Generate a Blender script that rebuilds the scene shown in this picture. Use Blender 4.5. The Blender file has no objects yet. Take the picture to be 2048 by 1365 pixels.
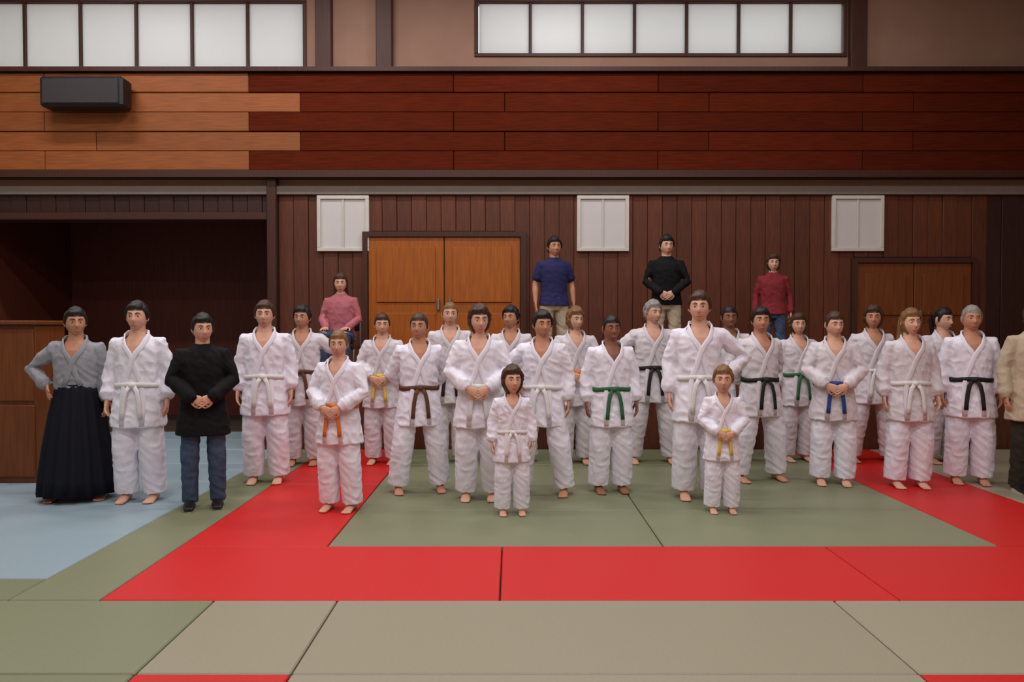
import bpy, bmesh, math, random
from mathutils import Vector, Matrix, noise
PI = math.pi
random.seed(7)
scene = bpy.context.scene
C = scene.collection

# ------------------------------------------------------------------ camera
CAM_H, FPX, HORIZON = 1.5, 1500.0, 650.0
cam_d = bpy.data.cameras.new('camera'); cam = bpy.data.objects.new('camera', cam_d); C.objects.link(cam)
cam_d.sensor_width = 36.0; cam_d.lens = 36.0 * FPX / 2048.0; cam_d.clip_end = 100
cam.location = (0, 0, CAM_H)
cam.rotation_euler = (math.radians(90) - math.atan((682.5 - HORIZON) / FPX), 0, 0)
scene.camera = cam

# ------------------------------------------------------------------ world (overcast day behind the frosted panes)
w = bpy.data.worlds.new('sky'); scene.world = w; w.use_nodes = True
w.node_tree.nodes['Background'].inputs[0].default_value = (0.92, 0.96, 1.0, 1)
w.node_tree.nodes['Background'].inputs[1].default_value = 1.75
scene.view_settings.view_transform = 'Standard'
scene.view_settings.look = 'None'
scene.view_settings.exposure = 0.0
scene.view_settings.gamma = 1.0
scene.view_settings.use_curve_mapping = False
LAMP_POWER = 66.0  # base power of the added, unseen ceiling lamps

# ------------------------------------------------------------------ materials
def lin(c):
    return tuple(((v / 255) / 12.92 if v / 255 <= 0.04045 else ((v / 255 + 0.055) / 1.055) ** 2.4) for v in c) + (1,)
def mat(name, rgb, rough=0.6, var=0.12, scale=8.0, stretch=(1, 1, 1), bump=0.0, spec=0.4, coat=0.0, sheen=0.0, rand=0.0, sss=0.0):
    m = bpy.data.materials.new(name); m.use_nodes = True
    nt = m.node_tree; b = nt.nodes['Principled BSDF']
    tc = nt.nodes.new('ShaderNodeTexCoord'); mp = nt.nodes.new('ShaderNodeMapping')
    mp.inputs['Scale'].default_value = stretch
    n = nt.nodes.new('ShaderNodeTexNoise'); n.inputs['Scale'].default_value = scale; n.inputs['Detail'].default_value = 5
    nt.links.new(tc.outputs['Object'], mp.inputs[0]); nt.links.new(mp.outputs[0], n.inputs['Vector'])
    r = nt.nodes.new('ShaderNodeMapRange')
    r.inputs['From Min'].default_value = 0.3; r.inputs['From Max'].default_value = 0.7
    r.inputs['To Min'].default_value = 1 - var; r.inputs['To Max'].default_value = 1 + var
    nt.links.new(n.outputs[0], r.inputs[0])
    val = r.outputs[0]
    if rand:
        oi = nt.nodes.new('ShaderNodeObjectInfo'); r2 = nt.nodes.new('ShaderNodeMapRange')
        r2.inputs['To Min'].default_value = 1 - rand; r2.inputs['To Max'].default_value = 1 + rand
        nt.links.new(oi.outputs['Random'], r2.inputs[0])
        mu = nt.nodes.new('ShaderNodeMath'); mu.operation = 'MULTIPLY'
        nt.links.new(val, mu.inputs[0]); nt.links.new(r2.outputs[0], mu.inputs[1]); val = mu.outputs[0]
    mx = nt.nodes.new('ShaderNodeVectorMath'); mx.operation = 'SCALE'
    mx.inputs[0].default_value = lin(rgb)[:3]
    nt.links.new(val, mx.inputs['Scale']); nt.links.new(mx.outputs[0], b.inputs['Base Color'])
    b.inputs['Roughness'].default_value = rough
    b.inputs['Specular IOR Level'].default_value = spec
    b.inputs['Coat Weight'].default_value = coat
    b.inputs['Sheen Weight'].default_value = sheen
    if sss:
        b.inputs['Subsurface Weight'].default_value = sss; b.inputs['Subsurface Scale'].default_value = 0.01
    if bump:
        bp = nt.nodes.new('ShaderNodeBump'); bp.inputs['Strength'].default_value = bump; bp.inputs['Distance'].default_value = 0.01
        nt.links.new(n.outputs[0], bp.inputs['Height']); nt.links.new(bp.outputs[0], b.inputs['Normal'])
    return m
M = {}
M['mat_green'] = mat('tatami vinyl green', (122, 126, 96), 0.42, 0.05, 60, (1, 4, 1), 0.15, 0.5, rand=0.05)
M['mat_olive'] = mat('tatami vinyl olive', (150, 143, 120), 0.42, 0.05, 60, (1, 4, 1), 0.15, 0.5, rand=0.05)
M['mat_red'] = mat('tatami vinyl red', (196, 28, 24), 0.45, 0.05, 60, (1, 4, 1), 0.15, 0.4, rand=0.05)
M['mat_blue'] = mat('vinyl pale blue', (146, 166, 174), 0.4, 0.05, 50, (1, 3, 1), 0.15, 0.5, rand=0.04)
M['subfloor'] = mat('sub floor', (70, 55, 40), 0.7)
M['plaster'] = mat('brown plaster', (150, 116, 98), 0.9, 0.06, 3)
M['plaster_pale'] = mat('pale plaster', (190, 178, 160), 0.9, 0.05, 3)
M['ceil'] = mat('ceiling wood', (120, 84, 62), 0.7, 0.15, 4, (8, .5, 1))
M['wood_red'] = mat('red brown board', (84, 28, 9), 0.8, 0.22, 6, (.6, 6, 9), 0.1, 0.08, rand=0.14)
M['wood_honey'] = mat('light brown board', (142, 78, 32), 0.6, 0.2, 6, (.6, 6, 9), 0.1, rand=0.12)
M['wood_plank'] = mat('wall plank', (92, 46, 24), 0.6, 0.25, 5, (9, 9, .6), 0.1, rand=0.16)
M['wood_recess'] = mat('recess wood', (92, 40, 26), 0.6, 0.2, 5, (9, 9, .6))
M['wood_dark'] = mat('dark wood', (52, 24, 15), 0.55, 0.25, 5, (9, 9, .6), 0.1, rand=0.12)
M['wood_orange'] = mat('orange wood', (158, 84, 16), 0.45, 0.18, 5, (9, 9, .6), 0.1, rand=0.06)
M['wood_cab'] = mat('cabinet wood', (112, 58, 22), 0.5, 0.2, 5, (9, 9, .6), 0.1)
M['wood_stage'] = mat('stage wood', (140, 88, 50), 0.4, 0.2, 5, (.6, 9, 9), 0.1, rand=0.1)
M['post'] = mat('post wood', (66, 34, 22), 0.55, 0.2, 5, (9, 9, .6))
M['rail'] = mat('grey paint', (122, 108, 98), 0.6, 0.05)
M['white_paint'] = mat('white paint', (206, 200, 190), 0.5, 0.04)
M['black'] = mat('black plastic', (24, 22, 22), 0.45, 0.1)
M['metal'] = mat('steel', (150, 150, 150), 0.35, 0.05); M['metal'].node_tree.nodes['Principled BSDF'].inputs['Metallic'].default_value = 0.9
M['gi'] = mat('white cotton', (234, 230, 240), 0.85, 0.04, 120, (1, 1, 1), 0.3, 0.2, sheen=0.1)
M['gi_cream'] = mat('unbleached cotton', (216, 208, 212), 0.85, 0.04, 120, (1, 1, 1), 0.3, 0.2, sheen=0.1)
M['gi_grey'] = mat('grey cotton', (150, 150, 156), 0.85, 0.05, 120, (1, 1, 1), 0.3, 0.2)
M['hakama'] = mat('black navy cotton', (20, 20, 30), 0.8, 0.1, 60, spec=0.2)
M['black_cloth'] = mat('black cloth', (20, 19, 20), 0.85, 0.1, 60, spec=0.2)
M['navy_cloth'] = mat('navy cloth', (44, 44, 84), 0.85, 0.1, 60, spec=0.2)
M['pink_cloth'] = mat('dusty pink cloth', (178, 104, 112), 0.85, 0.08, 60, spec=0.2)
M['maroon_cloth'] = mat('maroon cloth', (128, 44, 50), 0.85, 0.08, 60, spec=0.2)
M['beige_cloth'] = mat('beige cloth', (184, 168, 144), 0.85, 0.06, 60, spec=0.2)
M['olive_cloth'] = mat('dark olive cloth', (48, 46, 34), 0.85, 0.08, 60, spec=0.2)
M['denim'] = mat('blue denim', (66, 80, 104), 0.85, 0.14, 40, spec=0.2)
M['belt_black'] = mat('belt black', (24, 22, 24), 0.7, 0.08, 80)
M['belt_brown'] = mat('belt brown', (92, 54, 34), 0.7, 0.08, 80)
M['belt_green'] = mat('belt green', (44, 96, 60), 0.7, 0.08, 80)
M['belt_blue'] = mat('belt blue', (40, 62, 132), 0.7, 0.08, 80)
M['belt_orange'] = mat('belt orange', (214, 116, 40), 0.7, 0.08, 80)
M['belt_yellow'] = mat('belt yellow', (220, 186, 70), 0.7, 0.08, 80)
M['belt_white'] = mat('belt white', (222, 218, 214), 0.7, 0.05, 80)
M['skin_a'] = mat('skin light', (214, 164, 138), 0.5, 0.05, 20, spec=0.35, sss=0.05)
M['skin_b'] = mat('skin tan', (192, 136, 106), 0.5, 0.05, 20, spec=0.35, sss=0.05)
M['skin_c'] = mat('skin brown', (140, 92, 68), 0.5, 0.05, 20, spec=0.35, sss=0.05)
M['lip'] = mat('lip', (166, 96, 88), 0.45, 0.05)
M['eye'] = mat('eye white', (226, 222, 216), 0.2, 0.02)
M['iris'] = mat('iris', (38, 24, 16), 0.15, 0.05)
M['hair_black'] = mat('hair black', (24, 18, 16), 0.5, 0.3, 50, (1, 1, .15), 0.5)
M['hair_brown'] = mat('hair brown', (66, 40, 24), 0.5, 0.3, 50, (1, 1, .15), 0.5)
M['hair_fair'] = mat('hair light brown', (122, 86, 50), 0.5, 0.3, 50, (1, 1, .15), 0.5)
M['hair_grey'] = mat('hair grey', (140, 134, 128), 0.5, 0.2, 50, (1, 1, .15), 0.5)
M['rubber'] = mat('sole rubber', (190, 188, 180), 0.7, 0.05)
def frosted():
    m = bpy.data.materials.new('frosted glass'); m.use_nodes = True; nt = m.node_tree
    b = nt.nodes['Principled BSDF']; out = nt.nodes['Material Output']
    b.inputs['Base Color'].default_value = (.75, .75, .73, 1); b.inputs['Roughness'].default_value = .35
    t = nt.nodes.new('ShaderNodeBsdfTranslucent'); t.inputs[0].default_value = (.8, .8, .78, 1)
    mx = nt.nodes.new('ShaderNodeMixShader'); mx.inputs[0].default_value = .6
    nt.links.new(b.outputs[0], mx.inputs[1]); nt.links.new(t.outputs[0], mx.inputs[2]); nt.links.new(mx.outputs[0], out.inputs[0])
    return m
M['frosted'] = frosted()
M['milky'] = mat('milky glass', (208, 203, 200), 0.3, 0.03, 3)
def emis(name, col, s):
    m = bpy.data.materials.new(name); m.use_nodes = True; b = m.node_tree.nodes['Principled BSDF']
    b.inputs['Emission Color'].default_value = col; b.inputs['Emission Strength'].default_value = s
    return m
M['tube'] = emis('added lamp tube', (1, .965, .985, 1), 4.0)

# ------------------------------------------------------------------ mesh helpers
class MB:
    def __init__(s): s.v = []; s.f = []
    def add(s, vs, fs):
        o = len(s.v); s.v += [tuple(p) for p in vs]; s.f += [tuple(i + o for i in f) for f in fs]; return s
    def box(s, x0, x1, y0, y1, z0, z1, b=0.0):
        if b <= 0:
            vs = [(x, y, z) for z in (z0, z1) for x, y in ((x0, y0), (x1, y0), (x1, y1), (x0, y1))]
            return s.add(vs, [(3, 2, 1, 0), (4, 5, 6, 7), (0, 1, 5, 4), (1, 2, 6, 5), (2, 3, 7, 6), (3, 0, 4, 7)])
        bm = bmesh.new(); bmesh.ops.create_cube(bm, size=1)
        for v in bm.verts: v.co = Vector(((x0 + x1) / 2 + v.co.x * (x1 - x0), (y0 + y1) / 2 + v.co.y * (y1 - y0), (z0 + z1) / 2 + v.co.z * (z1 - z0)))
        bmesh.ops.bevel(bm, geom=bm.edges[:], offset=b, segments=1, affect='EDGES')
        bm.verts.index_update()
        s.add([v.co for v in bm.verts], [[v.index for v in f.verts] for f in bm.faces]); bm.free(); return s
    def loft(s, rings, cap=True):
        n = len(rings[0]); vs = [p for r in rings for p in r]; fs = []
        for i in range(len(rings) - 1):
            for j in range(n):
                k = (j + 1) % n; fs.append((i * n + j, i * n + k, (i + 1) * n + k, (i + 1) * n + j))
        if cap:
            for i, rev in ((0, True), (len(rings) - 1, False)):
                vs.append(sum((Vector(p) for p in rings[i]), Vector()) / n); c = len(vs) - 1
                for j in range(n):
                    k = (j + 1) % n
                    fs.append((c, i * n + k, i * n + j) if rev else (c, i * n + j, i * n + k))
        return s.add(vs, fs)
    def tube(s, pts, rad, n=12, flat=1.0, side=None, round_end=True):
        P = [Vector(p) for p in pts]; R = list(rad)
        if round_end:
            t0 = (P[0] - P[1]).normalized(); t1 = (P[-1] - P[-2]).normalized()
            P = [P[0] + t0 * R[0] * .7] + P + [P[-1] + t1 * R[-1] * .7]; R = [R[0] * .55] + R + [R[-1] * .55]
        rings = []; u = Vector(side) if side else None
        for i in range(len(P)):
            t = (P[min(i + 1, len(P) - 1)] - P[max(i - 1, 0)]).normalized()
            if u is None: u = t.orthogonal()
            a = (u - t * u.dot(t)).normalized(); b = t.cross(a); u = a
            rings.append([P[i] + a * R[i] * math.cos(q) + b * R[i] * flat * math.sin(q) for q in (2 * PI * j / n for j in range(n))])
        return s.loft(rings)
    def ball(s, c, r, n=14, m=9):
        c = Vector(c); r = Vector(r) if not isinstance(r, (int, float)) else Vector((r, r, r)); rings = []
        for i in range(m):
            ph = PI * (i + .5) / m
            rings.append([c + Vector((r.x * math.sin(ph) * math.cos(2 * PI * j / n), r.y * math.sin(ph) * math.sin(2 * PI * j / n), -r.z * math.cos(ph))) for j in range(n)])
        return s.loft(rings)
    def ellrings(s, spec, n=28, off=(0, 0), pw=2.0):
        rings = []
        for e in spec:
            z, rx, ry = e[:3]; cx, cy = (e[3], e[4]) if len(e) > 3 else off
            r = []
            for j in range(n):
                q = 2 * PI * j / n; cc, ss = math.cos(q), math.sin(q)
                r.append((cx + rx * math.copysign(abs(cc) ** (2 / pw), cc), cy + ry * math.copysign(abs(ss) ** (2 / pw), ss), z))
            rings.append(r)
        return s.loft(rings)
    def mesh(s, name, m=None, smooth=False):
        me = bpy.data.meshes.new(name); me.from_pydata(s.v, [], s.f); me.update()
        bm = bmesh.new(); bm.from_mesh(me); bmesh.ops.recalc_face_normals(bm, faces=bm.faces[:]); bm.to_mesh(me); bm.free()
        if m: me.materials.append(m)
        if smooth:
            for p in me.polygons: p.use_smooth = True
        return me
def obj(name, me, parent=None, loc=(0, 0, 0), m=None):
    o = bpy.data.objects.new(name, me); C.objects.link(o); o.location = loc
    if parent: o.parent = parent
    if m is not None:
        if not me.materials: me.materials.append(m)
        o.material_slots[0].link = 'OBJECT'; o.material_slots[0].material = m
    return o
def tag(o, label, cat, group=None):
    o['label'] = label; o['category'] = cat
    if group: o['group'] = group
    return o
def struct(o): o['kind'] = 'structure'; return o
def empty(name, loc=(0, 0, 0), rz=0, sc=1):
    o = bpy.data.objects.new(name, None); C.objects.link(o); o.location = loc; o.rotation_euler = (0, 0, rz); o.scale = (sc,) * 3
    o.empty_display_size = .1; return o
def boxobj(name, b, m, parent=None, bev=0.0):
    cx, cy, cz = (b[0] + b[1]) / 2, (b[2] + b[3]) / 2, (b[4] + b[5]) / 2
    me = MB().box(b[0] - cx, b[1] - cx, b[2] - cy, b[3] - cy, b[4] - cz, b[5] - cz, bev).mesh(name, m)
    return obj(name, me, parent, (cx, cy, cz))
def remesh(mb, vox, smooth_it=2, fn=None):
    me = mb.mesh('tmp'); o = bpy.data.objects.new('tmp', me); C.objects.link(o)
    md = o.modifiers.new('r', 'REMESH'); md.mode = 'VOXEL'; md.voxel_size = vox; md.use_smooth_shade = True
    if smooth_it:
        s = o.modifiers.new('s', 'SMOOTH'); s.iterations = smooth_it; s.factor = .5
    dg = bpy.context.evaluated_depsgraph_get()
    out = bpy.data.meshes.new_from_object(o.evaluated_get(dg)); bpy.data.objects.remove(o); bpy.data.meshes.remove(me)
    if fn:
        pn = [(v.co.copy(), v.normal.copy()) for v in out.vertices]
        for v, (c, n) in zip(out.vertices, pn): v.co = fn(c, n)
        out.update()
    for p in out.polygons: p.use_smooth = True
    return out
def join_meshes(name, mes):
    bm = bmesh.new()
    for me in mes: bm.from_mesh(me)
    out = bpy.data.meshes.new(name); bm.to_mesh(out); bm.free()
    for p in out.polygons: p.use_smooth = True
    return out
def at_back(px, py, d): return (px - 1024) / FPX * d, CAM_H + (HORIZON - py) / FPX * d

# ================================================================== the hall
XL, XR, YB, YF, ZC = -8.0, 8.0, 10.5, -4.0, 6.7
floor = struct(boxobj('floor', (XL, XR, YF, 13.0, -.12, -.045), M['subfloor']))
mats_seen = {}
def floor_mat(x0, x1, y0, y1, kind):
    g = .004; k = (round(x1 - x0, 3), round(y1 - y0, 3), kind)
    if k not in mats_seen:
        a, b = (x1 - x0) / 2 - g, (y1 - y0) / 2 - g
        mats_seen[k] = MB().box(-a, a, -b, b, -.04, 0, .006).mesh('mat', M['mat_' + kind])
    name = {'olive': 'floor_mat', 'green': 'green_floor_mat', 'red': 'red_floor_mat', 'blue': 'pale_blue_floor_mat'}[kind]
    o = obj(name, mats_seen[k], floor, ((x0 + x1) / 2, (y0 + y1) / 2, 0))
    o.matrix_parent_inverse = floor.matrix_world.inverted() if False else Matrix.Translation(-floor.location)
    return o
RX0, RX1, RY0 = -2.25, 3.3, 4.05           # outer left, inner right, near edge of the red border
RB = 9.0
def fill(x0, x1, y0, y1, kind, lx=2.0, ly=1.0):
    nx = max(1, round((x1 - x0) / lx)); ny = max(1, round((y1 - y0) / ly))
    for i in range(nx):
        for j in range(ny):
            floor_mat(x0 + (x1 - x0) * i / nx, x0 + (x1 - x0) * (i + 1) / nx, y0 + (y1 - y0) * j / ny, y0 + (y1 - y0) * (j + 1) / ny, kind)
fill(RX0, RX1 + 1, RY0, RY0 + 1, 'red')                                  # near strip
fill(RX0, RX0 + 1, RY0 + 1, RB, 'red', 1, 2)                             # left arm
fill(RX1, RX1 + 1, RY0 + 1, RB, 'red', 1, 2)                             # right arm
fill(RX0 + 1, RX1, RY0 + 1, RB, 'green')                                 # inside
fill(RX1 + 1, 8.0, RY0, RB, 'olive')
fill(RX0 - .5, RX0, RY0, RB, 'green', .5, 2)
fill(-4.75, RX0 - .5, 4.4, RB, 'blue')
fill(-4.75, RX0 - .5, RY0, 4.4, 'green', 2, .35)
fill(-8, -4.75, RY0, RB, 'blue')
fill(-8, -1.62, 3.19, RY0, 'green'); fill(-.95, 1.75, 3.19, RY0, 'olive'); fill(4.3, 8, 3.19, RY0, 'olive')
fill(-1.62, -.95, 3.19, RY0, 'olive', .67, .77); fill(1.75, 4.3, 3.19, RY0, 'olive')
fill(-1.62, -.95, 1.28, 3.19, 'red', .67, 2); fill(1.75, 4.3, 2.19, 3.19, 'red')
fill(-8, -1.62, 1.28, 3.19, 'green'); fill(-.95, 1.75, 1.28, 3.19, 'olive'); fill(1.75, 4.3, 1.28, 2.19, 'olive'); fill(4.3, 8, 1.28, 3.19, 'olive')
fill(-8, 8, -4, 1.28, 'olive')
fill(-8, -3.25, RB, 10.5, 'blue')

# ------------------------------------------------------------------ back wall with high windows and a dark recess
WIN = [(-7.6, -2.85, 5.02, 6.02), (-.52, 4.65, 5.22, 6.02)]
REC = (-7.5, -3.3, 0, 3.05)
wb = MB()
def wallseg(x0, x1, z0, z1): wb.box(x0, x1, YB, YB + .25, z0, z1)
wallseg(XL, XR, 6.02, ZC)
wallseg(XL, WIN[0][0], 5.02, 6.02); wallseg(WIN[0][1], WIN[1][0], 5.02, 6.02); wallseg(WIN[1][1], XR, 5.02, 6.02); wallseg(WIN[1][0], WIN[1][1], 5.02, 5.22)
wallseg(XL, XR, 3.05, 5.02)
wallseg(XL, REC[0], -.04, 3.05); wallseg(REC[1], XR, -.04, 3.05)
wall_back = struct(obj('wall_back', wb.mesh('wall_back', M['plaster'])))
for nm, b, m in (('wall_left', (XL - .2, XL, YF, 13, -.12, ZC), 'plaster_pale'), ('wall_right', (XR, XR + .2, YF, 13, -.12, ZC), 'plaster'),
                 ('wall_front', (XL - .2, XR + .2, YF - .2, YF, -.12, ZC), 'plaster_pale'),
                 ('ceiling', (XL - .2, XR + .2, YF - .2, YB + .25, ZC, ZC + .2), 'ceil')):
    struct(boxobj(nm, b, M[m]))
struct(boxobj('wall_recess_back', (-7.7, -3.1, 12.8, 13.0, -.05, 3.6), M['wood_recess']))
struct(boxobj('wall_recess_left', (-7.7, -7.5, 10.75, 12.8, -.05, 3.6), M['wood_recess']))
struct(boxobj('wall_recess_right', (-3.3, -3.1, 10.75, 12.8, -.05, 3.6), M['wood_recess']))
struct(boxobj('ceiling_recess', (-7.7, -3.1, 10.75, 13.0, 3.6, 3.7), M['wood_recess']))
def window(n, x0, x1, z0, z1, cols, y=YB, fw=.05, dep=.12, fm='post'):
    e = struct(empty('window_%d' % n, ((x0 + x1) / 2, y, z0)))
    cx = (x0 + x1) / 2; W = x1 - x0; H = z1 - z0
    def bx(nm, b, m):
        o = boxobj(nm, b, M[m], e, .006); return o
    bx('window_frame', (-W / 2, W / 2, -.02, dep, 0, fw), fm); bx('window_frame', (-W / 2, W / 2, -.02, dep, H - fw, H), fm)
    bx('window_frame', (-W / 2, -W / 2 + fw, -.02, dep, fw, H - fw), fm); bx('window_frame', (W / 2 - fw, W / 2, -.02, dep, fw, H - fw), fm)
    cw = (W - 2 * fw) / cols
    for i in range(cols):
        a = -W / 2 + fw + i * cw
        bx('pane', (a + .012, a + cw - .012, .04, .05, fw, H - fw), 'frosted')
        if i: bx('mullion', (a - .02, a + .02, 0, .09, fw, H - fw), fm)
    return e
window(1, *WIN[0], 6); window(2, *WIN[1], 7)
# lapped boards below the windows
for r in range(5):
    z0 = 3.62 + r * .265; z1 = z0 + .258
    off = .7 * (r % 2)
    x = XL + .02
    segs = [XL + .02, -6.4 + off, -3.6 + off, -.8 + off, 2.0 + off, 4.8 + off, XR - .02]
    for a, b in zip(segs[:-1], segs[1:]):
        m = 'wood_honey' if (a + b) / 2 < -3.9 else 'wood_red'
        boxobj('board', (a + .004, b - .004, 10.32 + .012 * (r % 2), YB, z0, z1), M[m], wall_back, .008)
struct(boxobj('trim_1', (XL, XR, 10.26, YB, 4.95, 5.01), M['post']))
struct(boxobj('trim_2', (XL, XR, 10.28, YB, 3.52, 3.615), M['post']))
for i, px in enumerate((650, 770, 1712)):
    x = (px - 1024) / FPX * 10.4
    struct(boxobj('trim_%d' % (3 + i), (x - .11, x + .11, 10.38, YB, 5.01, ZC), M['post'], None, .01))
# grey rail under the boards, small pale windows in it
struct(boxobj('trim_6', (XL, XR, 10.40, YB, 3.30, 3.42), M['rail'], None, .01))
SMALL = []
for i, px in enumerate((688, 1205, 1712)):
    x = (px - 1024) / FPX * 10.45; SMALL.append(x)
    e = struct(empty('window_%d' % (3 + i), (x, 10.44, 2.52)))
    for nm, b, m in (('window_frame', (-.36, .36, -.03, .02, 0, .05), 'white_paint'), ('window_frame', (-.36, .36, -.03, .02, .72, .77), 'white_paint'),
                     ('window_frame', (-.36, -.31, -.03, .02, .05, .72), 'white_paint'), ('window_frame', (.31, .36, -.03, .02, .05, .72), 'white_paint'),
                     ('pane', (-.31, -.012, -.005, .01, .05, .72), 'milky'), ('pane', (.012, .31, -.005, .01, .05, .72), 'milky'), ('mullion', (-.012, .012, -.02, .02, .05, .72), 'white_paint')):
        boxobj(nm, b, M[m], e, .004)
# vertical planks of the lower wall
DOORS = [(-2.0, .12, 2.72), (4.78, 6.38, 2.36)]
x = XL + .02; i = 0
while x < REC[1] - .1:
    boxobj('plank', (x + .003, x + .202, 10.46 - .008 * (i % 2), YB, 3.05, 3.30), M['wood_dark'], wall_back, .005); x += .205; i += 1
struct(boxobj('trim_9', (REC[0], REC[1] - .08, 10.38, YB + .2, 2.95, 3.05), M['post'], None, .01))
x = REC[1] + .06; i = 0
while x < XR - .05:
    wd = .205
    xe = min(x + wd, XR - .02); z0 = .9
    mid = (x + xe) / 2
    inside = [d for d in DOORS if d[0] < mid < d[1]]
    if inside: z0 = inside[0][2] + .08
    boxobj('plank', (x + .003, xe - .003, 10.46 - .008 * (i % 2), YB, z0, 3.30), M['wood_dark'] if mid > 6.5 else M['wood_plank'], wall_back, .005)
    x = xe; i += 1
for n, (a, b, zt) in enumerate(DOORS):
    e = struct(empty('door_%d' % (n + 1), ((a + b) / 2, 10.42, .9)))
    W = b - a; H = zt - .9; m = 'wood_orange' if n == 0 else 'wood_cab'
    for lf in (0, 1):
        x0 = -W / 2 + lf * W / 2
        leaf = boxobj('door_leaf', (x0 + .006, x0 + W / 2 - .006, 0, .05, 0.01, H), M[m], e, .008)
        for k, (za, zb) in enumerate(((.12, H * .42), (H * .5, H - .14))):
            p = boxobj('panel', (x0 + .12, x0 + W / 2 - .12, -.018, 0.0, za, zb), M[m], leaf, .008)
            p.matrix_parent_inverse = Matrix.Translation(-leaf.location)
        h = boxobj('handle', (x0 + (W / 2 - .10 if lf == 0 else .06), x0 + (W / 2 - .06 if lf == 0 else .10), -.045, -.001, H * .44, H * .44 + .16), M['metal'], leaf, .008)
        h.matrix_parent_inverse = Matrix.Translation(-leaf.location)
    boxobj('door_frame', (-W / 2 - .07, -W / 2, -.03, .08, 0, H + .07), M['post'], e); boxobj('door_frame', (W / 2, W / 2 + .07, -.03, .08, 0, H + .07), M['post'], e)
    boxobj('door_frame', (-W / 2, W / 2, -.03, .08, H, H + .07), M['post'], e)
struct(boxobj('trim_7', (REC[1] - .08, REC[1] + .05, 10.36, YB + .2, -.04, 3.52), M['post'], None, .01))
struct(boxobj('trim_8', (REC[0] - .1, REC[0] + .02, 10.36, YB + .2, -.04, 3.52), M['post'], None, .01))

# ------------------------------------------------------------------ raised wooden stage along the back
ST = .9
stage = empty('stage', (2.4, 9.7, 0)); tag(stage, 'raised brown wooden stage along the back wall behind the crowd', 'stage')
def sp(nm, b, m, bev=.005):
    o = boxobj(nm, b, M[m], stage, bev); o.matrix_parent_inverse = Matrix.Translation(-stage.location); return o
sp('stage_body', (-3.1, 7.9, 9.06, 10.45, -.04, ST - .04), 'wood_dark')
for i in range(7): sp('floor_board', (-3.2, 7.95, 9.0 + i * .207, 9.0 + (i + 1) * .207 - .004, ST - .04, ST), 'wood_stage')
for i in range(20):
    a = -3.1 + i * .55; sp('front_panel', (a + .004, a + .546, 9.03, 9.06, -.04, ST - .045), 'wood_plank')

# ------------------------------------------------------------------ loudspeaker and cabinet
sx, sz = at_back(185, 195, 10.2)
ls = empty('wall_loudspeaker', (sx, 10.32, sz - .2)); tag(ls, 'long black loudspeaker fixed to the light brown boards below the left window', 'loudspeaker')
boxobj('housing', (-.55, .55, -.34, -.06, 0, .4), M['black'], ls, .03)
boxobj('grille', (-.5, .5, -.352, -.338, .04, .36), mat('grille', (50, 46, 46), .7, .3, 200), ls, .004)
for s in (-.35, .35): boxobj('bracket', (s - .03, s + .03, -.08, 0.0, .1, .3), M['metal'], ls)
cab = empty('cabinet', (-5.05, 7.3, 0)); tag(cab, 'brown wooden cabinet with panelled doors at the left edge of the hall', 'cabinet')
boxobj('body', (-.55, .55, -.22, .25, 0, 1.5), M['wood_cab'], cab, .006)
boxobj('top', (-.58, .58, -.27, .27, 1.5, 1.54), M['wood_cab'], cab, .008)
for i in range(2):
    for z0, z1 in ((.06, .74), (.78, 1.46)):
        a = -.54 + i * .545
        d = boxobj('door', (a, a + .535, -.245, -.22, z0, z1), M['wood_cab'], cab, .006)
        k = boxobj('knob', (a + (.48 if i == 0 else .03), a + (.51 if i == 0 else .06), -.275, -.245, (z0 + z1) / 2 - .015, (z0 + z1) / 2 + .015), M['metal'], d, .006)
        k.matrix_parent_inverse = Matrix.Translation(-d.location)

# ------------------------------------------------------------------ ceiling lamps, added out of view above the frame to light the hall
tube_me = MB().tube([(-.58, 0, 0), (.58, 0, 0)], [.018, .018], 10).mesh('tube', M['tube'], True)
cols = {-5.6: 'far left', -2.4: 'left', .8: 'middle', 4.0: 'right'}
for x, cn in cols.items():
    for y, rn in ((-1.5, 'behind the viewer'), (2.2, 'over the near mats'), (5.6, 'over the red border'), (8.4, 'over the crowd')):
        f = empty('ceiling_lamp', (x, y, 6.45)); tag(f, 'added white twin tube ceiling lamp out of view, %s row, %s' % (cn, rn), 'lamp', 'added ceiling lamps')
        boxobj('housing', (-.65, .65, -.14, .14, .06, .12), M['white_paint'], f, .008)
        for s in (-.3, .3): boxobj('rod', (s - .01, s + .01, -.01, .01, .12, .25), M['metal'], f)
        for s in (-.07, .07): obj('tube', tube_me, f, (0, s, .035))
        if cn == 'far left' and y < 5: continue
        l = bpy.data.lights.new('added_lamp_light', 'AREA'); l.shape = 'RECTANGLE'; l.size = 1.2; l.size_y = .25
        l.energy = LAMP_POWER * (.4 if cn == 'right' and y > 5 else 1.2 if cn in ('left', 'middle') and y < 3 else 1); l.color = (1, .965, .985)
        lo = bpy.data.objects.new('added_lamp_light', l); C.objects.link(lo); lo.parent = f; lo.location = (0, 0, 0)

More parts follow.
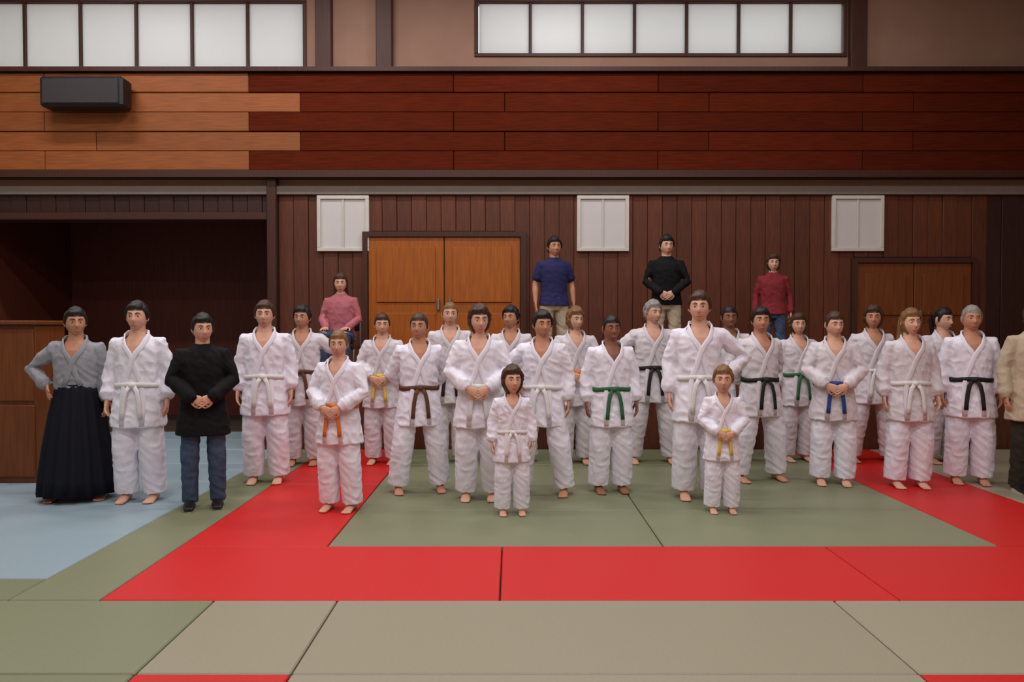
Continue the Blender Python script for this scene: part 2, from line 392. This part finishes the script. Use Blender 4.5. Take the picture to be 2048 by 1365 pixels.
# ================================================================== people (built 1.75 m tall, facing -Y)
def head_pt(u, v, off=0.0):
    """point on the head surface, head-local; u around (0 = front), v 0 top .. 1 bottom"""
    th = PI * v; q = 2 * PI * u
    x, y, z = math.sin(th) * math.sin(q), -math.sin(th) * math.cos(q), math.cos(th)
    X, Y, Z = x * .075, y * .096, z * .118
    if Z < 0:
        t = min(1, -Z / .118); X *= 1 - .30 * t * t
        if Y > 0: Y *= 1 - .25 * t
        else: Y -= .012 * t * (1 - abs(x))
    if Y < 0:
        fr = max(0.0, -y)
        Y *= .95
        def g(x0, z0, sx, sz): return math.exp(-((X - x0) / sx) ** 2 - ((Z - z0) / sz) ** 2)
        Y -= fr * (.024 * g(0, -.030, .013, .016) + .014 * g(0, -.006, .010, .026) + .007 * g(0, -.063, .024, .010) + .008 * g(0, -.100, .024, .018)
                   + .005 * (g(.03, .026, .022, .010) + g(-.03, .026, .022, .010)) + .004 * (g(.045, -.03, .02, .02) + g(-.045, -.03, .02, .02)))
        Y += fr * (.010 * (g(.031, .006, .017, .012) + g(-.031, .006, .017, .012)) + .004 * g(0, -.078, .02, .008))
    p = Vector((X, Y, Z))
    return p + p.normalized() * off
HC = Vector((0, -.014, 1.622))
HS = 1.09
def head_matrix(yaw, nod=0, hs=1.0): return Matrix.Translation(HC + Vector((0, 0, .11 * (hs - 1)))) @ Matrix.Rotation(math.radians(yaw), 4, 'Z') @ Matrix.Rotation(math.radians(nod), 4, 'X') @ Matrix.Scale(HS * hs, 4)
def add_head(mb, hm):
    n, m = 44, 34
    mb.loft([[hm @ head_pt(j / n, (i + .5) / m) for j in range(n)] for i in range(m)])
    for s in (-1, 1):
        e = MB().ball((0, 0, 0), (.010, .020, .031), 12, 8)
        R = Matrix.Translation(Vector((s * .077, .012, -.005))) @ Matrix.Rotation(s * .35, 4, 'Z')
        mb.add([hm @ (R @ Vector(p)) for p in e.v], e.f)
def hand(mb, wrist, D, S, curl=1.0):
    D = Vector(D).normalized(); S = Vector(S); S = (S - D * S.dot(D)).normalized(); N = None
    return D, S
def add_hand(mb, wrist, D, N, thumb_sign, curl=1.0):
    Wp = Vector(wrist); D = Vector(D).normalized(); N = Vector(N); N = (N - D * N.dot(D)).normalized(); S = D.cross(N) * thumb_sign
    rings = []
    for d, hw, ht in ((-.05, .024, .019), (0, .026, .018), (.03, .036, .016), (.06, .042, .014), (.088, .041, .012)):
        rings.append([Wp + D * d + S * hw * math.cos(q) + N * ht * math.sin(q) for q in (2 * PI * j / 14 for j in range(14))])
    mb.loft(rings)
    for s, L, fan in ((.0315, .070, .10), (.0105, .079, .03), (-.0105, .073, -.04), (-.0315, .057, -.12)):
        p = Wp + D * .08 + S * s; pts = [p]; a = .18 * curl
        for k, fr in enumerate((.45, .32, .23)):
            dr = (D + S * fan).normalized() * math.cos(a) + N * math.sin(a); p = p + dr * L * fr * 1.05; pts.append(p); a += .42 * curl
        mb.tube(pts, [.0092, .0085, .008, .0068], 10)
    t0 = Wp + D * .018 + S * .022; t1 = t0 + (D * .62 + S * .7 + N * .3).normalized() * .042; t2 = t1 + (D * .85 + S * .3 + N * .35).normalized() * .032; t3 = t2 + (D * .9 + N * .35).normalized() * .022
    mb.tube([t0, t1, t2, t3], [.014, .0115, .010, .008], 10)
# arm poses for the person's left side (+X): shoulder, elbow, wrist, hand direction, palm normal, curl
ARM = {
    'side': ((.168, .01, 1.398), (.243, .035, 1.145), (.252, -.03, .905), (0, -.22, -1), (-1, 0, 0), .7),
    'front': ((.168, .0, 1.398), (.262, -.03, 1.16), (.092, -.205, 1.02), (-.86, -.12, -.42), (-.1, .95, -.1), .5),
    'back': ((.168, .02, 1.398), (.265, .115, 1.16), (.115, .215, .98), (-.9, .0, -.35), (0, -1, 0), .6),
    'hip': ((.168, .01, 1.398), (.39, .085, 1.20), (.232, -.03, 1.045), (-.28, -.75, -.5), (-.9, .3, 0), .35),
    'chest': ((.168, .0, 1.398), (.275, -.06, 1.17), (.10, -.235, 1.235), (-.95, .02, .15), (0, 1, 0), .5),
    'lap': ((.168, .0, 1.398), (.245, -.03, 1.14), (.14, -.26, 1.03), (-.15, -.95, -.1), (0, -.1, -1), .45),
}
def arm_side(p, s): return Vector((p[0] * s, p[1], p[2]))
LEG = {'stand': ((.095, 0, .88), (.112, -.02, .49), (.118, .03, .09)),
       'wide': ((.10, 0, .88), (.16, -.02, .49), (.205, .03, .09)),
       'sit': ((.10, .0, .90), (.14, -.43, .93), (.14, -.40, .53))}
def add_foot(mb, ank, grow=0.0, toes=True):
    a = Vector(ank); z0 = a.z - .09
    rings = []
    for y, hw, h in ((.062, .020, .035), (.045, .031, .06), (0, .034, .09), (-.05, .038, .068), (-.10, .044, .046), (-.14, .045, .032), (-.165, .036, .024)) + (((-.195, .038, .03), (-.213, .022, .022)) if grow else ()):
        hw += grow; h += grow
        rings.append([Vector((a.x + hw * math.cos(q), a.y + y - (grow if y < -.15 else 0), z0 + max(0, h / 2 + h / 2 * 1.05 * math.sin(q)))) for q in (2 * PI * j / 14 for j in range(14))])
    mb.loft(rings)
    if toes:
        sg = 1 if a.x > 0 else -1
        for k, (dx, L, r) in enumerate(((-.028, .20, .014), (-.009, .198, .0105), (.008, .192, .010), (.023, .183, .0095), (.036, .172, .009))):
            mb.tube([(a.x + sg * dx, a.y - .14, z0 + r), (a.x + sg * dx, a.y - L + .006, z0 + r)], [r, r * .9], 8)
TORSO = [(.83, .10, .085), (.90, .16, .112), (.98, .163, .115), (1.07, .143, .10), (1.18, .150, .107), (1.30, .168, .113), (1.37, .158, .102), (1.42, .115, .082), (1.455, .078, .068), (1.49, .062, .062), (1.58, .058, .062)]
def build_body(name, la, ra, yaw, nod, leg, toes=True, hs=1.0):
    mb = MB(); mb.ellrings(TORSO, 26); hm = head_matrix(yaw, nod, hs); add_head(mb, hm)
    for s, ap in ((1, la), (-1, ra)):
        A = ARM[ap]; sh, el, wr = (arm_side(A[i], s) for i in range(3)); m1 = (sh + el) / 2; m2 = el.lerp(wr, .35)
        mb.tube([(s * .11, 0, 1.385), sh, m1, el, m2, wr], [.044, .047, .043, .038, .041, .026], 14)
        h, k, a = (arm_side(p, s) for p in LEG[leg]); c = k.lerp(a, .3) + Vector((0, .015, 0))
        mb.tube([h, h.lerp(k, .4), k, c, a], [.088, .080, .054, .055, .036], 16)
        add_foot(mb, a, 0, toes)
    big = remesh(mb, .005, 1)
    parts = [big]
    for s, ap in ((1, la), (-1, ra)):
        A = ARM[ap]; hb = MB(); add_hand(hb, arm_side(A[2], s), arm_side(A[3], s), arm_side(A[4], s), s * (1 if ap in ('side', 'front', 'hip', 'chest', 'back', 'lap') else 1), A[5])
        parts.append(remesh(hb, .0032, 1))
    me = join_meshes(name, parts); me.materials.append(M['skin_a'])
    return me, hm
GI = [(.66, .236, .172), (.72, .232, .168), (.85, .214, .152), (.96, .196, .138), (1.03, .182, .128), (1.10, .186, .13), (1.20, .190, .134), (1.31, .196, .134), (1.375, .190, .120), (1.42, .158, .102), (1.455, .112, .085), (1.485, .080, .074)]
def ring_at(spec, z):
    for a, b in zip(spec[:-1], spec[1:]):
        if a[0] <= z <= b[0]:
            t = (z - a[0]) / (b[0] - a[0]); return a[1] + (b[1] - a[1]) * t, a[2] + (b[2] - a[2]) * t
    return spec[-1][1:3] if z > spec[-1][0] else spec[0][1:3]
LAP = [(180, 1.486), (140, 1.488), (100, 1.484), (68, 1.462), (38, 1.425), (23, 1.37), (9, 1.31), (0, 1.25), (-12, 1.12), (-22, 1.05), (-24, .95), (-22, .80), (-20, .68)]
def lap_theta(z):
    for a, b in zip(LAP[2:-1], LAP[3:]):
        if b[1] <= z <= a[1]:
            t = (z - b[1]) / (a[1] - b[1]); return b[0] + (a[0] - b[0]) * t
    return 70 if z > 1.46 else -30
def wrinkle(amp, seed=0.0, zs=6.0):
    def fn(p, n):
        q = Vector((p.x * 13 + seed, p.y * 13, p.z * zs)); d = noise.noise(q) * amp * .6
        k = Vector((p.x * 9 + p.z * 7 + seed, p.y * 9 - p.z * 5, p.z * 11 + p.x * 6 * (1 if p.x > 0 else -1)))
        d += (.35 - abs(noise.noise(k)) * 1.9) * amp * .9 + noise.noise(q * 2.7) * amp * .35
        return p + n * d
    return fn
def build_top(name, la, ra, spec, sleeve=1.0, r0=.084, r1=.074, vneck=False, amp=.008, seed=0.0):
    mb = MB(); mb.ellrings(spec, 30, pw=2.2)
    for s, ap in ((1, la), (-1, ra)):
        A = ARM[ap]; sh, el, wr = (arm_side(A[i], s) for i in range(3)); f = sleeve
        pts = [Vector((s * .09, .0, 1.385)), sh + Vector((.004 * s, 0, -.012)), sh.lerp(el, .5)]; rad = [.07, r0, (r0 + r1) / 2]
        if f >= .5:
            pts.append(el); rad.append(r1); pts.append(el.lerp(wr, (f - .5) * 2)); rad.append(r1)
        else:
            pts.append(sh.lerp(el, f * 2)); rad.append(r1)
        mb.tube(pts, rad, 18, .92)
    me = remesh(mb, .009, 2, wrinkle(amp, seed))
    if vneck:
        bm = bmesh.new(); bm.from_mesh(me); kill = []
        for v in bm.verts:
            x, y, z = v.co
            if y < .02 and z > 1.255:
                rx, ry = ring_at(spec, z); th = abs(math.degrees(math.atan2(x / rx, -y / ry)))
                if th < lap_theta(z) - 1: kill.append(v)
        bmesh.ops.delete(bm, geom=kill, context='VERTS'); bm.to_mesh(me); bm.free()
        for p in me.polygons: p.use_smooth = True
    me.name = name; me.materials.append(M['gi']); return me
def build_lapel(sign, cut=0.0):
    rings = []; pts = []
    for th, z in LAP:
        if z < cut: continue
        rx, ry = ring_at(GI, z); t = math.radians(th * sign); e = .006 if sign > 0 else .001
        n = Vector((math.sin(t) / rx, -math.cos(t) / ry, 0)).normalized(); pts.append((Vector(((rx + e) * math.sin(t), -(ry + e) * math.cos(t), z)), n))
    for i, (p, n) in enumerate(pts):
        T = (pts[min(i + 1, len(pts) - 1)][0] - pts[max(i - 1, 0)][0]).normalized(); S = T.cross(n).normalized()
        hw, ht = .023, .009
        rings.append([p + S * hw * math.copysign(abs(math.cos(q)) ** .5, math.cos(q)) + n * ht * math.sin(q) for q in (2 * PI * j / 10 for j in range(10))])
    return MB().loft(rings).mesh('lapel', M['gi'], True)
def build_trousers(name, leg, spec_top=1.02, hem=.14, r=(.105, .094, .082), amp=.008, seed=3.0):
    mb = MB(); mb.ellrings([(.80, .12, .105), (.88, .172, .128), (.96, .176, .13), (spec_top, .166, .12)], 24)
    for s in (1, -1):
        h, k, a = (arm_side(p, s) for p in LEG[leg]); d = (a - k).normalized(); e = a + d * (.09 - hem) if leg != 'sit' else a
        mb.tube([h, h.lerp(k, .45), k, e], [r[0], (r[0] + r[1]) / 2, r[1], r[2]], 20, 1.05, round_end=False)
        mb.ball(h, r[0])
    me = remesh(mb, .009, 2, wrinkle(amp, seed)); me.name = name; me.materials.append(M['gi']); return me
def build_belt():
    mb = MB(); rings = []
    n = 48
    for j in range(n + 1):
        q = 2 * PI * j / n; cx, cy = math.cos(q), math.sin(q); rx, ry = .187, .134
        rings.append([(cx * (rx + o), cy * (ry + o) - .002, 1.03 + z + .006 * math.sin(3 * q)) for o, z in ((-.004, -.021), (.010, -.021), (.012, 0), (.010, .021), (-.004, .021))])
    mb.loft(rings, False); return mb.mesh('belt', M['belt_black'], True)
def build_knot():
    mb = MB().ball((0, -.150, 1.03), (.034, .022, .026), 12, 8); return mb.mesh('knot', M['belt_black'], True)
def build_tail(s):
    P = [(s * .015, -.155, 1.025), (s * .045, -.168, .98), (s * .062, -.176, .90), (s * .072, -.178, .80), (s * .076, -.182, .74)]
    return MB().tube(P, [.019] * 5, 10, .3, (1, 0, 0), False).mesh('belt_end', M['belt_black'], True)
# hair, eyes, brows, lips in head-local space
def hairline(p):
    x, y, z = p
    if y < -.045: return z - (.056 + .012 * noise.noise(Vector((x * 60, 0, 3))) - .25 * max(0, abs(x) - .045))
    if y < .0: return z - (.056 + (-.02 - .056) * min(1, (y + .045) / .03))
    if y < .03: return z - (.028)
    return z - (.028 + (-.082 - .028) * min(1, (y - .03) / .03))
def build_hair(style):
    n, m = 72, 60; pts = {}; mb = MB(); vs = []; fs = []; keep = []
    thick = {'crop': .009, 'short': .018, 'full': .025, 'long': .019, 'pony': .012, 'bun': .012}[style]
    for i in range(m):
        for j in range(n):
            p = head_pt(j / n, (i + .5) / m); d = hairline(p)
            if style in ('long', 'full') and p.y > -.03 and p.z > -.10: d = max(d, .012)
            o = thick * min(1, max(0, d) / .022 + .12) + noise.noise(p * 38) * thick * .45 + noise.noise(Vector((p.x * 120, p.y * 120, p.z * 25))) * .002
            vs.append(p + p.normalized() * max(.0015, o)); keep.append(d > 0)
    for i in range(m - 1):
        for j in range(n):
            a, b, c, d = i * n + j, i * n + (j + 1) % n, (i + 1) * n + (j + 1) % n, (i + 1) * n + j
            if keep[a] or keep[b] or keep[c] or keep[d]: fs.append((a, b, c, d))
    vs.append(head_pt(0, 0, thick)); fs += [(len(vs) - 1, (j + 1) % n, j) for j in range(n)]
    used = sorted({k for f in fs for k in f}); mp = {k: q for q, k in enumerate(used)}
    mb.add([vs[k] for k in used], [[mp[k] for k in f] for f in fs])
    if style == 'long':
        rings = []
        for z, hw, y, t in ((.03, .078, .055, .045), (-.03, .085, .058, .045), (-.09, .088, .062, .04), (-.15, .092, .070, .034), (-.20, .085, .074, .028), (-.235, .06, .074, .018)):
            rings.append([(hw * math.cos(q) * (1 + .04 * math.sin(9 * q)), y + t * math.sin(q), z) for q in (2 * PI * k / 28 for k in range(28))])
        mb.loft(rings)
    if style == 'pony':
        mb.tube([(0, .095, .05), (0, .135, .04), (0, .15, -.02), (0, .14, -.10), (0, .135, -.17)], [.018, .026, .028, .022, .008], 14)
    if style == 'bun': mb.ball((0, .105, .06), (.036, .034, .036), 16, 10)
    return mb.mesh('hair', M['hair_black'], True)
HAIR = {s: build_hair(s) for s in ('crop', 'short', 'full', 'long', 'pony', 'bun')}
eye_me = MB().ball((0, 0, 0), (.0125, .0102, .0050), 12, 8).mesh('eye', M['eye'], True)
iris_me = MB().ball((0, 0, 0), (.0060, .004, .0049), 10, 6).mesh('iris', M['iris'], True)
brow_me = {s: MB().tube([(s * .014, -.093, .0275), (s * .030, -.092, .033), (s * .047, -.083, .028)], [.0034, .004, .0024], 8).mesh('eyebrow', M['hair_black'], True) for s in (1, -1)}
lip_me = MB().tube([(-.021, -.0875, -.0685), (-.008, -.0945, -.0670), (.008, -.0945, -.0670), (.021, -.0875, -.0685)], [.003, .0066, .0066, .003], 12).mesh('lips', M['lip'], True)

VAR = {}
def variant(key, la, ra, yaw, nod, leg, hs=1.0): VAR[key] = dict(la=la, ra=ra, leg=leg, b=build_body('body_' + key, la, ra, yaw, nod, leg, True, hs), tops={})
variant('a', 'side', 'side', 4, 0, 'stand'); variant('b', 'front', 'front', 14, 4, 'stand'); variant('c', 'back', 'back', -16, 0, 'wide')
variant('d', 'side', 'hip', 22, 2, 'wide'); variant('e', 'hip', 'side', -10, 0, 'stand'); variant('s', 'lap', 'lap', 8, 2, 'sit')
variant('k', 'front', 'front', -8, 0, 'stand', 1.32); variant('m', 'side', 'side', 10, -2, 'stand', 1.32)
TOPSPEC = {'gi': (GI, .92, .076, .070, True, .011),
           'gi_tucked': ([(1.0, .17, .12)] + [e for e in GI if e[0] > 1.02], .92, .076, .070, True, .011),
           'sweater': ([(.86, .202, .152)] + [(z, a * .965, b * .965) for z, a, b in GI if z > .9], 1.0, .069, .052, False, .007),
           'coat': ([(z, a * 1.0, b) for z, a, b in GI], 1.0, .078, .064, False, .008),
           'tshirt': ([(.86, .202, .152)] + [(z, a * .95, b * .95) for z, a, b in GI if z > .9], .36, .070, .070, False, .006)}
def top_mesh(v, kind):
    V = VAR[v]
    if kind not in V['tops']:
        sp_, sl, r0, r1, vn, amp = TOPSPEC[kind]
        V['tops'][kind] = build_top(kind + '_' + v, V['la'], V['ra'], sp_, sl, r0, r1, vn, amp, len(V['tops']) * 3.1 + ord(v))
    return V['tops'][kind]
TRO = {}
def trouser_mesh(leg, kind):
    if (leg, kind) not in TRO:
        TRO[(leg, kind)] = build_trousers('trousers', leg, 1.02, .075 if kind == 'gi' else .045, (.108, .104, .100) if kind == 'gi' else (.098, .078, .066))
    return TRO[(leg, kind)]
LAPEL = {s: build_lapel(s) for s in (1, -1)}; LAPEL_T = {s: build_lapel(s, 1.04) for s in (1, -1)}
BELT, KNOT, TAILS = build_belt(), build_knot(), {s: build_tail(s) for s in (1, -1)}
collar_me = MB().loft([[(r * math.cos(q), r * .95 * math.sin(q), 1.482 + z - .012 * math.cos(q - PI * 1.5)) for q in (2 * PI * j / 28 for j in range(28))] for r, z in ((.082, -.012), (.078, .006), (.066, .012), (.062, .0))], False).mesh('collar', M['gi'], True)
def build_hakama():
    rings = []; n = 96
    for z, rx, ry, pl in ((1.06, .178, .13, .0), (.98, .185, .137, .004), (.80, .225, .175, .010), (.5, .275, .215, .015), (.2, .315, .25, .018), (.06, .325, .26, .018)):
        rings.append([((rx + pl * math.sin(16 * q)) * math.cos(q), (ry + pl * math.sin(16 * q)) * math.sin(q), z) for q in (2 * PI * j / n for j in range(n))])
    return MB().loft(rings).mesh('hakama', M['hakama'], True)
def build_shoe(leg, s):
    mb = MB(); a = arm_side(LEG[leg][2], s); add_foot(mb, a, .010, False); return remesh(mb, .006, 2)
def build_sole(leg, s):
    a = arm_side(LEG[leg][2], s); z0 = a.z - .09; rings = []
    for z in (z0 - .004, z0 + .018):
        rings.append([(a.x + (.053 - .006 * math.sin(q)) * math.cos(q), a.y - .072 + .150 * math.sin(q), z) for q in (2 * PI * j / 24 for j in range(24))])
    return MB().loft(rings).mesh('sole', M['rubber'])
SHOE = {}
def person(px, py, hgt, rz, label, v, skin, hair, hcol, top='gi', topm='gi', bot='gi', botm='gi', belt='belt_white', shoes=None, loc=None, group=None):
    if loc is None:
        d = CAM_H * FPX / (py - HORIZON); loc = ((px - 1024) / FPX * d, d, 0)
    V = VAR[v]; sc = hgt / 1.75
    if shoes: loc = (loc[0], loc[1], loc[2] + .004)
    p = empty('person', loc, math.radians(rz), sc); tag(p, label, 'person', group)
    me, hm = V['b']; obj('body', me, p, m=M[skin])
    def hd(nm, mesh, m, off=None):
        o = obj(nm, mesh, p, m=M[m]); o.matrix_local = hm @ (Matrix.Translation(off) if off else Matrix()); return o
    hd('hair', HAIR[hair], hcol); hd('lips', lip_me, 'lip')
    for s in (1, -1):
        hd('eyebrow', brow_me[s], hcol)
        e = hd('eye', eye_me, 'eye', Vector((s * .031, -.0755, .006)))
        i = obj('iris', iris_me, e); i.location = (0, -.0092, 0)
    t = obj({'gi': 'jacket', 'gi_tucked': 'jacket', 'sweater': 'sweater', 'coat': 'jacket', 'tshirt': 'shirt'}[top], top_mesh(v, top), p, m=M[topm])
    if top in ('gi', 'gi_tucked'):
        for s in (1, -1): obj('lapel', (LAPEL if top == 'gi' else LAPEL_T)[s], t, m=M[topm])
        if belt:
            b = obj('belt', BELT, p, m=M[belt]); obj('knot', KNOT, b, m=M[belt])
            for s in (1, -1): obj('belt_end', TAILS[s], b, m=M[belt])
    else: obj('collar', collar_me, t, m=M[topm])
    if bot == 'hakama':
        h = obj('hakama', HAK, p, m=M[botm])
    else: obj('trousers', trouser_mesh(V['leg'], bot), p, m=M[botm])
    if shoes:
        for s in (1, -1):
            k = (V['leg'], s)
            if k not in SHOE:
                sm = build_shoe(*k); sm.name = 'shoe'; sm.materials.append(M['black']); SHOE[k] = (sm, build_sole(*k))
            sh = obj('shoe', SHOE[k][0], p, m=M[shoes]); obj('sole', SHOE[k][1], sh)
    return p
HAK = build_hakama()
GF, GB = 'people standing in the front row', 'people standing in the second row'
# ---- left group
person(152, 1000, 1.64, 14, 'person in a grey jacket and wide black pleated skirt trousers at far left', 'd', 'skin_b', 'short', 'hair_black', 'gi_tucked', 'gi_grey', 'hakama', 'hakama', None)
person(276, 1003, 1.69, 6, 'person in white jacket between the grey jacketed one and the one in black', 'a', 'skin_a', 'short', 'hair_black', belt='belt_white', group=GF)
person(405, 1016, 1.58, 20, 'person in a long black jacket and blue jeans at the red border', 'b', 'skin_a', 'short', 'hair_black', 'coat', 'black_cloth', 'jeans', 'denim', None, 'black')
# ---- front row
F = [(530, 966, 1.72, 8, 'a', 'skin_a', 'short', 'hair_brown', 'white', 'first in white right of the person in black'),
     (678, 1022, 1.45, -10, 'b', 'skin_a', 'pony', 'hair_fair', 'orange', 'short person with a ponytail and orange belt nearest the red corner'),
     (838, 985, 1.60, 12, 'c', 'skin_b', 'crop', 'hair_brown', 'brown', 'hands behind back and brown belt'),
     (958, 1000, 1.66, 0, 'b', 'skin_a', 'full', 'hair_brown', 'white', 'hands clasped and full brown hair, middle of the row'),
     (1085, 990, 1.62, -8, 'd', 'skin_b', 'short', 'hair_black', 'white', 'right hand on hip, just right of the middle'),
     (1222, 985, 1.58, 6, 'a', 'skin_c', 'crop', 'hair_black', 'green', 'cropped black hair and green belt'),
     (1398, 998, 1.78, -6, 'e', 'skin_a', 'short', 'hair_brown', 'white', 'tall with one hand on hip'),
     (1520, 962, 1.66, 10, 'c', 'skin_b', 'short', 'hair_black', 'black', 'hands behind back and black belt'),
     (1668, 970, 1.62, -14, 'b', 'skin_a', 'bun', 'hair_brown', 'blue', 'hair in a bun and blue belt'),
     (1820, 975, 1.64, -6, 'a', 'skin_a', 'long', 'hair_fair', 'white', 'long light hair, near the right red arm'),
     (1942, 968, 1.68, -18, 'a', 'skin_b', 'crop', 'hair_grey', 'black', 'grey cropped hair, next to the beige sweater at right')]
LBL = ['person in white jacket and white belt, first right of the one in black', 'short person in white jacket with ponytail and orange belt near the red corner',
       'person in white jacket with brown belt and hands behind the back', 'person in white with hands clasped and full brown hair in mid row',
       'person in white jacket with right hand on hip just right of mid row', 'person in white jacket with cropped black hair and green belt',
       'tallest person in white jacket, one hand on hip, brown hair', 'person in white jacket with black belt and hands behind the back',
       'person in white jacket with a hair bun and blue belt', 'person in white jacket with long light brown hair near the right red mats',
       'person in white jacket with grey cropped hair beside the beige jacket']
for (px, py, h, rz, v, sk, ha, hc, be, _), lb in zip(F, LBL):
    person(px, py, h, rz, lb, v, sk, ha, hc, topm='gi' if px % 4 else 'gi_cream', belt='belt_' + be, group=GF)
person(2070, 986, 1.70, -10, 'person in a long beige jacket and dark olive trousers cut off by the right edge', 'a', 'skin_b', 'short', 'hair_brown', 'coat', 'beige_cloth', 'jeans', 'olive_cloth', None, 'black')
CH = 'children standing in front'
person(1446, 1026, 1.12, -4, 'small child in white with yellow belt in front of the tallest person', 'k', 'skin_a', 'short', 'hair_fair', belt='belt_yellow', group=CH)
person(1024, 1030, 1.12, 5, 'small child in white with white belt and brown hair in mid row', 'm', 'skin_a', 'full', 'hair_brown', belt='belt_white', group=CH)
# ---- second row
B = [(605, 930, 1.70, 6, 'e', 'skin_b', 'short', 'hair_black', 'brown', 'person behind in cream jacket between the ponytail and the first in white'),
     (765, 928, 1.62, -4, 'b', 'skin_a', 'bun', 'hair_brown', 'yellow', 'bun haired person with yellow belt in the second row'),
     (900, 926, 1.74, 4, 'a', 'skin_a', 'crop', 'hair_fair', 'black', 'fair cropped person with black belt behind the middle of the row'),
     (1022, 924, 1.70, -6, 'c', 'skin_b', 'short', 'hair_black', 'white', 'black haired person behind, framed between two in the middle of the row'),
     (1150, 928, 1.68, 8, 'b', 'skin_a', 'full', 'hair_fair', 'orange', 'full light haired person with orange belt behind the green belt'),
     (1305, 926, 1.76, 0, 'd', 'skin_a', 'short', 'hair_grey', 'black', 'grey haired person with black belt behind, left of the tallest'),
     (1458, 924, 1.70, -8, 'a', 'skin_c', 'crop', 'hair_black', 'brown', 'dark skinned cropped person with brown belt behind, right of the tallest'),
     (1595, 922, 1.62, 5, 'e', 'skin_a', 'long', 'hair_brown', 'green', 'long brown haired person with green belt in the second row'),
     (1745, 924, 1.70, -5, 'c', 'skin_b', 'full', 'hair_brown', 'white', 'full brown haired person behind, left of the long light hair'),
     (1885, 926, 1.68, 3, 'b', 'skin_a', 'pony', 'hair_black', 'blue', 'black ponytail person with blue belt in the second row at right')]
for px, py, h, rz, v, sk, ha, hc, be, lb in B:
    person(px, py, h, rz, lb, v, sk, ha, hc, topm='gi_cream', botm='gi_cream', belt='belt_' + be, group=GB)
# ---- on the stage
def on_stage(px, d): return ((px - 1024) / FPX * d, d, ST)
person(0, 0, 1.70, 10, 'onlooker in a navy shirt standing on the stage right of the orange doors', 'a', 'skin_b', 'short', 'hair_black', 'tshirt', 'navy_cloth', 'jeans', 'beige_cloth', None, 'black', on_stage(1108, 9.5))
person(0, 0, 1.72, -8, 'onlooker in a black sweater standing on the stage', 'b', 'skin_a', 'short', 'hair_black', 'sweater', 'black_cloth', 'jeans', 'beige_cloth', None, 'black', on_stage(1332, 9.5))
person(0, 0, 1.48, -12, 'shorter onlooker in a maroon sweater standing on the stage', 'a', 'skin_a', 'full', 'hair_brown', 'sweater', 'maroon_cloth', 'jeans', 'denim', None, 'black', on_stage(1545, 9.5))
cx_, cy_, cz_ = on_stage(682, 9.6)
person(0, 0, 1.66, 0, 'seated onlooker in a dusty pink sweater on the stage chair', 's', 'skin_a', 'long', 'hair_brown', 'sweater', 'pink_cloth', 'jeans', 'denim', None, 'black', (cx_, cy_, ST - .44 * 1.66 / 1.75))
ch = empty('folding_chair', (cx_, cy_ + .02, ST)); tag(ch, 'grey metal chair under the seated onlooker in pink on the stage', 'chair')
boxobj('seat', (-.21, .21, -.24, .2, .29, .325), M['black'], ch, .012); boxobj('backrest', (-.2, .2, .2, .23, .52, .78), M['black'], ch, .012)
for sx_ in (-.2, .2):
    obj('leg', MB().tube([(sx_, -.22, .01), (sx_, -.2, .3)], [.012, .012], 8).mesh('leg', M['metal'], True), ch)
    obj('leg', MB().tube([(sx_, .24, .01), (sx_, .2, .3), (sx_, .215, .78)], [.012] * 3, 8).mesh('leg', M['metal'], True), ch)
